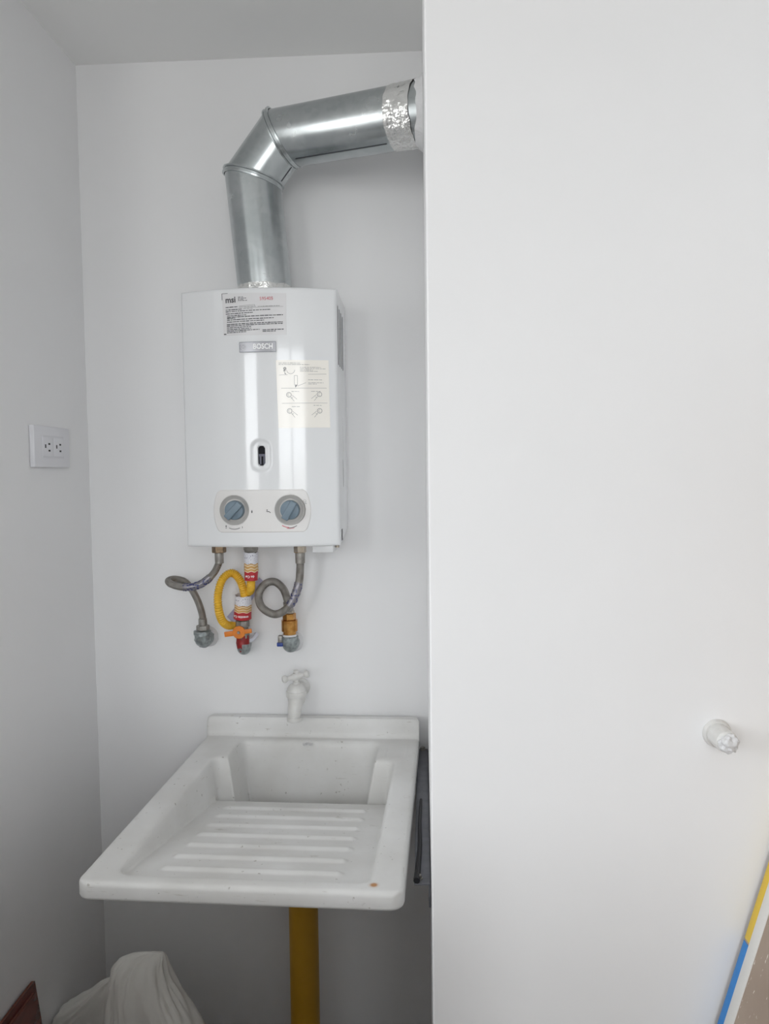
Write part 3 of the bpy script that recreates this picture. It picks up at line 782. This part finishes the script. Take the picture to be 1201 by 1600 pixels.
# ------------------------------------------------------------------ faucet over the sink
FX, FZ = 0.5560, 1.0340
fa = thing('garden_tap', 'white-painted bib tap with a cross handle above the sink', 'faucet', (FX, 0, FZ))
b = NB(); lathe(b, (FX, 0, FZ), (0, -1, 0), [(0.0005, 0.024), (0.004, 0.024), (0.007, 0.017), (0.012, 0.015), (0.050, 0.014)], 28); obj('wall_flange', b, MT['white_pvc'], fa)
b = NB(); lathe(b, (FX, -0.030, FZ), (0, -1, 0), [(0, 0.017), (0, 0.0185), (0.010, 0.0185), (0.010, 0.017)], facets=6); obj('hex_collar', b, MT['white_pvc'], fa)
fyv = -0.066
b = NB()
lathe(b, (FX-0.002, fyv, FZ-0.026), (0, 0, 1), [(0, 0.014), (0.004, 0.0205), (0.012, 0.0225), (0.020, 0.0230), (0.0205, 0.0258), (0.034, 0.0258), (0.0345, 0.0240), (0.042, 0.0228), (0.050, 0.0170), (0.053, 0.0110)], 30)
obj('valve_body', b, MT['white_pvc'], fa)
b = NB()
sp_ = catmull([(FX-0.002, fyv+0.004, FZ-0.006), (FX-0.002, fyv-0.016, FZ-0.020), (FX-0.003, fyv-0.024, FZ-0.038), (FX-0.004, fyv-0.026, FZ-0.056)], 8)
tube(b, sp_, lambda i, n: 0.0200-0.0045*i/n, 20); obj('spout', b, MT['white_pvc'], fa)
b = NB(); e = Vector(sp_[-1]); lathe(b, e + Vector((0, 0, 0.003)), (0, -0.05, -1), [(0, 0.0150), (0, 0.0182), (0.003, 0.0188), (0.0075, 0.0188), (0.0085, 0.0178), (0.0085, 0.0130), (-0.002, 0.012)], 28)
obj('hose_lip', b, MT['white_pvc'], fa)
b = NB(); lathe(b, (FX-0.002, fyv, FZ+0.022), (0, 0, 1), [(0, 0.0085), (0.010, 0.0085), (0.010, 0.0062), (0.040, 0.0062)], 16); obj('spindle', b, MT['white_pvc'], fa)
hc = Vector((FX-0.003, fyv, FZ+0.045)); hd = Vector((1, 0.15, 0.20)).normalized()
b = NB()
lathe(b, hc - hd*0.036, hd, [(0, 0.001), (0.001, 0.0060), (0.004, 0.0096), (0.009, 0.0100), (0.0135, 0.0074), (0.016, 0.0054), (0.024, 0.0072), (0.031, 0.0100), (0.036, 0.0112), (0.041, 0.0100), (0.048, 0.0072), (0.056, 0.0054), (0.0585, 0.0074), (0.063, 0.0100), (0.068, 0.0096), (0.071, 0.0060), (0.072, 0.001)], 18)
hn = obj('handle', b, MT['white_pvc'], fa)
b = NB(); lathe(b, hc + Vector((0, 0, 0.006)), (0, 0, 1), [(0, 0.0065), (0.004, 0.0062), (0.0065, 0.003)], 14); obj('handle_screw', b, MT['zinc_dirty'], hn)

# ------------------------------------------------------------------ hoses and fittings under the heater
def hexnut(p, axis, r, h, name, m, parent, ph=0.3):
    b = NB(); lathe(b, p, axis, [(0, r*0.92), (h*0.1, r), (h*0.9, r), (h, r*0.92)], facets=6, phase=ph); return obj(name, b, m, parent, angle=20)

def elbow(name, label, x, z, r, m, top, ragged=0.0, lug=True):
    """wall elbow: sleeve out of the wall, bend, socket pointing up; top = height of the socket mouth"""
    t = thing(name, label, 'pipe elbow', (x, 0, z)); yo = -0.052
    b = NB(); tube(b, catmull([(x, -0.001, z), (x, -0.020, z), (x, yo+0.010, z+0.0005), (x, yo-0.001, z+0.009), (x, yo, z+0.022), (x, yo, top)], 8), lambda i, n: r*(1.0+0.10*math.sin(3.1*i/n)), 20)
    if ragged:
        for v in b.verts: v.co += v.normal*0 + Vector((noise.noise(v.co*90), noise.noise(v.co*90+Vector((9, 0, 0))), noise.noise(v.co*90+Vector((0, 9, 0)))))*ragged
    obj('bend', b, m, t)
    b = NB(); lathe(b, (x, yo, top-0.011), (0, 0, 1), [(0, r), (0.001, r*1.20), (0.010, r*1.20), (0.011, r*0.85)], 24); obj('socket_bead', b, m, t)
    b = NB(); lathe(b, (x, -0.0005, z), (0, -1, 0), [(0, r*1.5), (0.004, r*1.42), (0.010, r*1.05)], 24)
    for v in b.verts: v.co.x += 0.002*noise.noise(v.co*120); v.co.z += 0.002*noise.noise(v.co*120+Vector((5, 0, 0)))
    obj('plaster_ring', b, MT['seal'], t)
    return t

def hose(name, label, pts, r, nut_top, nut_mat, ferr_end=True):
    t = thing(name, label, 'hose', pts[-1], 'braided water hoses')
    path = catmull(pts, 12); b = NB(); tube(b, path, r, 16); h = obj('braided_tube', b, MT['braid'], t)
    p = path[0]; hexnut((p.x, p.y, p.z+0.004), (0, 0, 1), nut_top, 0.0195, 'hex_nut', nut_mat, t)
    b = NB(); lathe(b, (p.x, p.y, p.z+0.004), (0, 0, -1), [(0, r*1.02), (0, r*1.28), (0.026, r*1.22), (0.027, r*1.0)], 20); obj('ferrule', b, MT['zinc_dirty'], t)
    q = path[-1]; dd = (path[-1]-path[-3]).normalized()
    b = NB(); lathe(b, q, -dd, [(0, r*1.0), (0, r*1.26), (0.024, r*1.22), (0.025, r)], 20); obj('ferrule', b, MT['zinc_dirty'], t)
    return t, path

# left: water hose with its sideways loop
ptsL = [(0.3745, -0.110, 1.4000), (0.3720, -0.110, 1.3760), (0.3560, -0.112, 1.3480), (0.3240, -0.116, 1.3245), (0.2850, -0.117, 1.3190), (0.2520, -0.110, 1.3250), (0.2380, -0.092, 1.3320),
        (0.2500, -0.072, 1.3330), (0.2740, -0.062, 1.3215), (0.2960, -0.057, 1.2850), (0.3100, -0.054, 1.2400), (0.3115, -0.052, 1.2030)]
hl, pathL = hose('braided_hose', 'steel braided hose under the heater bent in a flat sideways loop', ptsL, 0.0088, 0.0175, MT['nut'])
def ink_patch(path, i0, i1, r, parent, seed, sector=(0, 6.28)):
    b = NB(); rnd = random.Random(seed)
    for i in range(i0, i1):
        a, u, v = frame(path[i+1]-path[i-1])
        for q in range(5):
            th = rnd.uniform(*sector); n = u*math.cos(th)+v*math.sin(th); tdir = a.cross(n)
            c = path[i] + n*(r+0.0004) + a*rnd.uniform(-0.002, 0.002); w, h = rnd.uniform(0.001, 0.0028), rnd.uniform(0.001, 0.0026)
            box_pts = [c - a*w - tdir*h, c + a*w - tdir*h, c + a*w*0.8 + tdir*h, c - a*w + tdir*h*0.7]
            b.faces.new([b.verts.new(p) for p in box_pts])
    return b
wr = NB(); tube(wr, pathL[26:49], 0.0094, 16); wrapo = obj('printed_wrap', wr, MT['wrap'], hl, label='clear wrap printed in blue')
obj('blue_print', ink_patch(pathL, 27, 48, 0.0096, hl, 3), MT['ink_blue'], wrapo, smooth=False)
eL = elbow('pipe_elbow', 'rough galvanised elbow below the left braided hose', 0.3090, 1.1690, 0.0185, MT['galv_fit'], 1.1960, ragged=0.0032)
hexnut((0.3110, -0.052, 1.1970), (0, 0, 1), 0.0168, 0.013, 'swivel_nut', MT['zinc_dirty'], hl)

# right: water hose with the upright loop
ptsR = [(0.5775, -0.110, 1.3990), (0.5770, -0.110, 1.3600), (0.5715, -0.114, 1.3180), (0.5500, -0.118, 1.2720), (0.5150, -0.116, 1.2500), (0.4800, -0.110, 1.2660), (0.4690, -0.100, 1.2950),
        (0.4830, -0.090, 1.3210), (0.5060, -0.082, 1.3265), (0.5260, -0.074, 1.3080), (0.5350, -0.064, 1.2760), (0.5365, -0.055, 1.2480)]
hr, pathR = hose('braided_hose', 'steel braided hose under the heater curled in a round upright loop', ptsR, 0.0098, 0.0155, MT['nut_bright'])
wr = NB(); tube(wr, pathR[21:37], 0.0104, 16); wrapo = obj('printed_wrap', wr, MT['wrap'], hr, label='clear wrap printed in blue')
obj('blue_print', ink_patch(pathR, 22, 36, 0.0107, hr, 8, (0, 6.28)), MT['ink_blue'], wrapo, smooth=False)
eR = elbow('pipe_elbow', 'smooth galvanised elbow holding the brass valve', 0.5370, 1.1560, 0.0185, MT['galv_fit'], 1.1810)
cv = thing('check_valve', 'brass check valve between the round hose loop and its elbow', 'valve', (0.537, -0.052, 1.1815))
b = NB(); lathe(b, (0.537, -0.052, 1.1822), (0, 0, 1), [(0, 0.0165), (0.012, 0.0165), (0.0125, 0.0205), (0.040, 0.0205), (0.041, 0.0205)], 30); obj('body', b, MT['brass'], cv, angle=25)
hexnut((0.537, -0.052, 1.2232), (0, 0, 1), 0.0170, 0.0175, 'hex_top', MT['brass'], cv)
hexnut((0.537, -0.0535, 1.2410), (0, 0, 1), 0.0135, 0.007, 'swivel_nut', MT['nut_bright'], hr)
b = NB(); lathe(b, (0.537, -0.052, 1.1812), (0, 0, 1), [(0, 0.0185), (0.005, 0.0185)], 24); obj('thread_tape', b, MT['seal'], cv)
b = NB(); box(b, 0.508, 0.520, -0.064, -0.050, 1.166, 1.184, bev=0.002, mtx=None); lug = obj('side_lug', b, MT['zinc_dirty'], eR)
b = NB(); box(b, 0.5055, 0.5215, -0.0665, -0.048, 1.1565, 1.1665, bev=0.002); obj('blue_tip', b, mat('blue_plastic', hexc(40, 66, 140), 0.4), eR, label='blue plastic tip')

# middle: gas valve, yellow hose, printed sleeves
gv = thing('gas_valve', 'gas shut-off valve with orange lever on a red-sealed elbow', 'valve', (0.4165, 0, 1.150))
gx, gy = 0.4165, -0.058
b = NB(); tube(b, catmull([(gx-0.010, -0.001, 1.149), (gx-0.006, -0.024, 1.147), (gx-0.001, gy+0.012, 1.148), (gx, gy, 1.158), (gx, gy, 1.172), (gx, gy, 1.184)], 8), lambda i, n: 0.0185-0.004*i/n, 20); obj('elbow', b, MT['galv_fit'], gv)
b = NB(); blob(b, (gx-0.003, gy-0.007, 1.165), 0.0155, 3, 0.22, 30, 3, (0.80, 0.66, 1.35))
tube(b, catmull([(gx, gy-0.001, 1.162), (gx, gy, 1.172), (gx, gy, 1.186)], 4), lambda i, n: 0.0168, 18); obj('red_sealant', b, MT['red'], gv)
b = NB(); lathe(b, (gx, gy, 1.178), (0, 0, 1), [(0, 0.0135), (0.001, 0.0175), (0.013, 0.0175), (0.015, 0.0150), (0.028, 0.0150), (0.030, 0.0180), (0.045, 0.0180), (0.046, 0.012)], facets=8); obj('body', b, MT['zinc_dirty'], gv, angle=20)
b = NB(); lathe(b, (gx, gy-0.012, 1.197), (0, -1, 0), [(0, 0.0075), (0.012, 0.0075)], 16); obj('stem', b, MT['zinc_dirty'], gv)
lv = NB(); hm = Matrix.Translation((gx-0.003, gy-0.026, 1.198)) @ Matrix.Rotation(R(-7), 4, 'Y')
lathe(lv, (0, 0.003, 0), (0, -1, 0), [(0, 0.0155), (0.001, 0.0162), (0.006, 0.0162), (0.007, 0.0152)], 26)
n0 = len(lv.verts)
box(lv, -0.038, -0.006, -0.003, 0.002, -0.0075, 0.0055, bev=0.0015); box(lv, 0.006, 0.033, -0.003, 0.002, -0.0055, 0.0055, bev=0.0015)
bmesh.ops.transform(lv, matrix=hm, verts=lv.verts[:]); le = obj('lever', lv, MT['orange'], gv, label='orange lever')
b = NB(); lathe(b, hm @ Vector((0, -0.004, 0)), (0, -1, 0), [(0, 0.0042), (0.0025, 0.0042), (0.0035, 0.003)], facets=6); obj('lever_screw', b, MT['zinc_dirty'], le)
b = NB(); tube(b, catmull([(gx+0.004, gy-0.002, 1.172), (gx+0.020, gy+0.012, 1.170), (gx+0.030, gy+0.030, 1.182)], 6), 0.0055, 10); obj('test_point', b, MT['clear'], gv)

gh = thing('gas_hose', 'yellow corrugated gas hose looping to the orange-levered valve', 'hose', (0.4165, -0.058, 1.226))
ptsG = [(0.4545, -0.110, 1.4020), (0.4545, -0.110, 1.3550), (0.4525, -0.108, 1.3260), (0.4440, -0.080, 1.3040), (0.4200, -0.036, 1.2850), (0.4120, -0.022, 1.2520), (0.4030, -0.024, 1.2200), (0.3860, -0.055, 1.2090), (0.3730, -0.085, 1.2250),
        (0.3685, -0.105, 1.2600), (0.3680, -0.105, 1.3000), (0.3800, -0.103, 1.3370), (0.4010, -0.095, 1.3510), (0.4180, -0.085, 1.3330), (0.4260, -0.072, 1.2960), (0.4210, -0.062, 1.2600), (0.4165, -0.058, 1.2260)]
pathG = catmull(ptsG, 40)
b = NB(); tube(b, pathG, lambda i, n: 0.0097 + 0.0012*math.sin(i*2*math.pi/6.0), 14); obj('corrugated_tube', b, MT['yellow_hose'], gh, angle=80)
b = NB(); lathe(b, (0.4545, -0.110, 1.4270), (0, 0, -1), [(0, 0.012), (0.002, 0.018), (0.015, 0.018), (0.018, 0.0165), (0.030, 0.0145)], 24); obj('gas_union', b, MT['zinc_dirty'], gh)
def sleeve(c0, c1, r0, r1, name, seed, text, trot):
    c0, c1 = Vector(c0), Vector(c1); a = (c1-c0); L = a.length; a.normalize()
    u = Vector((1, 0, 0)); u = (u-a*u.dot(a)).normalized(); v = a.cross(u)
    b = NB(); uvl = b.loops.layers.uv.new('UVMap'); rows_ = []
    for i in range(15):
        f = i/14; ring = []
        for k in range(29):
            th = 2*math.pi*k/28; rr = r0+(r1-r0)*f + 0.0012*noise.noise(Vector((math.cos(th)*2, math.sin(th)*2, f*4+seed)))
            dz = 0.004*noise.noise(Vector((math.cos(th)*2.2, math.sin(th)*2.2, seed*3))) if i == 14 else 0.0
            ring.append(b.verts.new(c0 + a*(L*f+dz) + (u*math.cos(th)+v*math.sin(th))*rr))
        rows_.append(ring)
    for i in range(14):
        for k in range(28):
            f = b.faces.new((rows_[i][k], rows_[i][k+1], rows_[i+1][k+1], rows_[i+1][k]))
            for lp, (kk, ii) in zip(f.loops, ((k, i), (k+1, i), (k+1, i+1), (k, i+1))): lp[uvl].uv = (kk/28*3.0, ii/14)
    o = obj(name, b, MT['sleeve'], gh, label='white sleeve with ochre lines and a red lettered band')
    vv, ff = text_quads(text, 0.0085, 0.0002); b = NB(); vs_ = []
    c, n = math.cos(trot), math.sin(trot)
    for x, y in vv:
        x, y = x*c - y*n, x*n + y*c
        rr = r0 + 0.0016; th = -math.pi/2*1.0 + x/rr           # faces the room
        d = Vector((math.cos(th), math.sin(th), 0)); d = (d - a*d.dot(a)).normalized()
        vs_.append(b.verts.new(c0 + a*(L*0.155+y) + d*rr))
    for f in ff:
        try: b.faces.new([vs_[i] for i in f])
        except ValueError: pass
    obj('sleeve_lettering', b, MT['letter'], o, smooth=False)
    return o
sleeve((0.4535, -0.1095, 1.3350), (0.4545, -0.110, 1.4050), 0.0165, 0.0180, 'certificate_sleeve', 1.0, 'ón Cer', math.pi)
sleeve((0.4165, -0.058, 1.2290), (0.4215, -0.063, 1.2900), 0.0230, 0.0205, 'certificate_sleeve', 4.0, 'onexión Cer', math.pi)
# bluish tag tied behind the hose
b = NB(); c0, c1 = Vector((0.383, -0.050, 1.222)), Vector((0.468, -0.045, 1.327)); n = Vector((-0.78, 0.0, 0.63))
def tagp(u, w):
    p = c0.lerp(c1, u) + n*(w-0.5)*0.026*(1-0.25*u); p.y += 0.008*math.sin(u*5) + 0.006*(w-0.5); return p
V = grid(b, 16, 4, tagp); rm = rim_of(V); loft(b, rm, [b.verts.new(v.co + Vector((0, 0.0008, 0))) for v in rm])
obj('hanging_tag', b, MT['tag'], gh, label='bluish plastic tag')

# ------------------------------------------------------------------ socket on the left wall
so_ = thing('wall_outlet', 'white double electrical outlet on the left wall', 'outlet', (0, -0.203, 1.668))
b = NB(); box(b, 0.0005, 0.0125, -0.2965, -0.130, 1.6205, 1.7155, bev=0.002); obj('cover_plate', b, MT['outlet'], so_)
b = NB(); box(b, 0.0120, 0.0136, -0.262, -0.162, 1.642, 1.694, bev=0.0006); oi = obj('socket_insert', b, MT['outlet_in'], so_)
for yc in (-0.239, -0.187):
    b = NB(); box(b, 0.0130, 0.0142, yc-0.0225, yc+0.0225, 1.6465, 1.6895, bev=0.0005); fc = obj('socket_face', b, MT['outlet'], oi)
    for dy, dz, hy, hz in ((-0.011, 0.002, 0.0026, 0.0042), (0.006, 0.0075, 0.0042, 0.0021), (0.006, -0.008, 0.0042, 0.0021)):
        b = NB(); box(b, 0.0138, 0.0144, yc+dy-hy, yc+dy+hy, 1.6670+dz-hz, 1.6670+dz+hz); obj('pin_hole', b, MT['dark'], fc)

# ------------------------------------------------------------------ capped stub on the pier
sx, sz = 1.3300, 1.1935
pg = thing('pipe_stub', 'white painted capped pipe stub sticking out of the right wall', 'pipe', (sx, PD, sz))
b = NB(); lathe(b, (sx, PD-0.0005, sz), (0, -1, 0), [(0, 0.022), (0.003, 0.0215), (0.006, 0.0195), (0.006, 0.017)], 28); obj('flange', b, MT['white_pvc'], pg)
b = NB(); lathe(b, (sx, PD-0.005, sz), (0, -1, 0), [(0, 0.0172), (0.030, 0.0168), (0.034, 0.0160), (0.036, 0.013)], 28); obj('sleeve', b, MT['white_pvc'], pg)
b = NB(); blob(b, (sx+0.001, PD-0.041, sz-0.001), 0.0135, 6, 0.45, 18, 4, (1.05, 0.75, 1.05)); obj('rough_plug', b, MT['seal'], pg)

# ------------------------------------------------------------------ leaning board at the right
bo = thing('leaning_board', 'brown board with white border and yellow and blue edge tape leaning right', 'board', (1.14, -1.11, 0))
bx0, bdx, bz1 = 1.1255, 0.2843, 1.80
bl = math.hypot(bdx*bz1, bz1)
BM = Matrix.Translation((bx0, 0, 0.0075)) @ Matrix.Rotation(math.atan(bdx), 4, 'Y')     # local z runs up the board, local -x is the visible face
def bslab(name, x0, x1, y0, y1, z0, z1, m, bev=0.0006):
    b = NB(); box(b, x0, x1, y0, y1, z0, z1, bev=bev, mtx=BM); return obj(name, b, m, bo)
bslab('panel', 0.0, 0.018, -1.45, -0.791, 0.0, bl, MT['board'], 0.001)
bslab('white_border', -0.0012, 0.0005, -0.829, -0.806, 0.0, bl, MT['white_edge'])
zs = 0.869/math.cos(math.atan(bdx))
bslab('yellow_tape', -0.0012, 0.0005, -0.806, -0.7905, zs, bl, MT['yellow_tape'])
bslab('blue_tape', -0.0012, 0.0005, -0.806, -0.7905, 0.0, zs-0.004, MT['blue_tape'])

# ------------------------------------------------------------------ tiles leaning on the left wall
def ltile(name, label, x_top, x_bot, y0, y1, ztop, th):
    t = thing(name, label, 'tile', (x_bot, (y0+y1)/2, 0), 'brown floor tiles')
    ang = math.atan2(x_bot-x_top, ztop); L = math.hypot(x_bot-x_top, ztop)
    mt_ = Matrix.Translation((x_bot, 0, 0)) @ Matrix.Rotation(-ang, 4, 'Y')
    b = NB(); box(b, -th, -0.002, y0, y1, 0.003, L, bev=0.001, mtx=mt_); obj('body', b, MT['tile_edge'], t)
    b = NB(); box(b, -0.0025, 0.0, y0, y1, 0.003, L, bev=0.0008, mtx=mt_); obj('glazed_face', b, MT['tile'], t)
ltile('floor_tile', 'oxblood brown tile touching the left wall, behind another tile', 0.012, 0.075, -0.83, -0.378, 0.480, 0.009)
ltile('floor_tile', 'oxblood brown tile in front, its top edge slightly lower', 0.022, 0.088, -0.86, -0.395, 0.466, 0.009)

# ------------------------------------------------------------------ white sacks in the corner
def sack(name, label, keys, seed, N=96, wr=0.015):
    """keys: (z, centre x, centre y, half width x, half width y) from the floor up to the pinched top"""
    K = keys; b = NB(); rows_ = []; n = 70
    for i in range(n+1):
        f = i/n*(len(K)-1); k = min(int(f), len(K)-2); t = f-k
        g = lambda j: (lambda a, p, q, d: 0.5*((2*p)+(q-a)*t+(2*a-5*p+4*q-d)*t*t+(3*p-a-3*q+d)*t**3))(K[max(k-1, 0)][j], K[k][j], K[k+1][j], K[min(k+2, len(K)-1)][j])
        z, cx, cy, rx, ry = (g(j) for j in range(5)); ring = []
        for q in range(N):
            th = 2*math.pi*q/N; c, s = math.cos(th), math.sin(th)
            px = cx + math.copysign(abs(c)**0.8, c)*max(rx, 0.001); py = cy + math.copysign(abs(s)**0.8, s)*max(ry, 0.001)
            p = Vector((px, py, z)); d = Vector((c, s, 0))
            w = wr*noise.noise(Vector((c*1.4+seed, s*1.4, z*7))) + wr*0.7*abs(noise.noise(Vector((c*4+seed, s*4, z*6-c*3)))) + wr*0.3*noise.noise(Vector((c*9, s*9+seed, z*26)))
            fade = min(1.0, ry/0.03)
            v = p + d*w*fade; v.x = max(v.x, 0.003); v.z = max(v.z + 0.004*noise.noise(p*18), 0.001)
            ring.append(b.verts.new(v))
        rows_.append(ring)
    for p, q in zip(rows_, rows_[1:]): loft(b, p, q)
    b.faces.new(rows_[0]); b.faces.new(rows_[-1])
    return solo(name, b, MT['sack'], label, 'sack', (keys[0][1], keys[0][2], 0), angle=75)
sack('plastic_sack', 'upright white plastic sack with a pinched top below the sink', [(0.0, 0.320, -0.405, 0.135, 0.060), (0.10, 0.318, -0.405, 0.140, 0.062), (0.28, 0.308, -0.404, 0.126, 0.060), (0.408, 0.288, -0.402, 0.098, 0.052),
      (0.484, 0.268, -0.400, 0.078, 0.040), (0.535, 0.264, -0.400, 0.060, 0.024), (0.557, 0.276, -0.400, 0.042, 0.011), (0.566, 0.291, -0.400, 0.022, 0.004)], 2.0)
sack('plastic_sack', 'slumped white plastic sack in the corner by the left wall', [(0.0, 0.100, -0.270, 0.090, 0.052), (0.12, 0.102, -0.270, 0.092, 0.054), (0.25, 0.104, -0.272, 0.094, 0.052), (0.325, 0.106, -0.278, 0.098, 0.046),
      (0.366, 0.122, -0.285, 0.066, 0.034), (0.395, 0.134, -0.290, 0.038, 0.022), (0.420, 0.146, -0.292, 0.018, 0.010), (0.430, 0.153, -0.292, 0.007, 0.003)], 6.0)
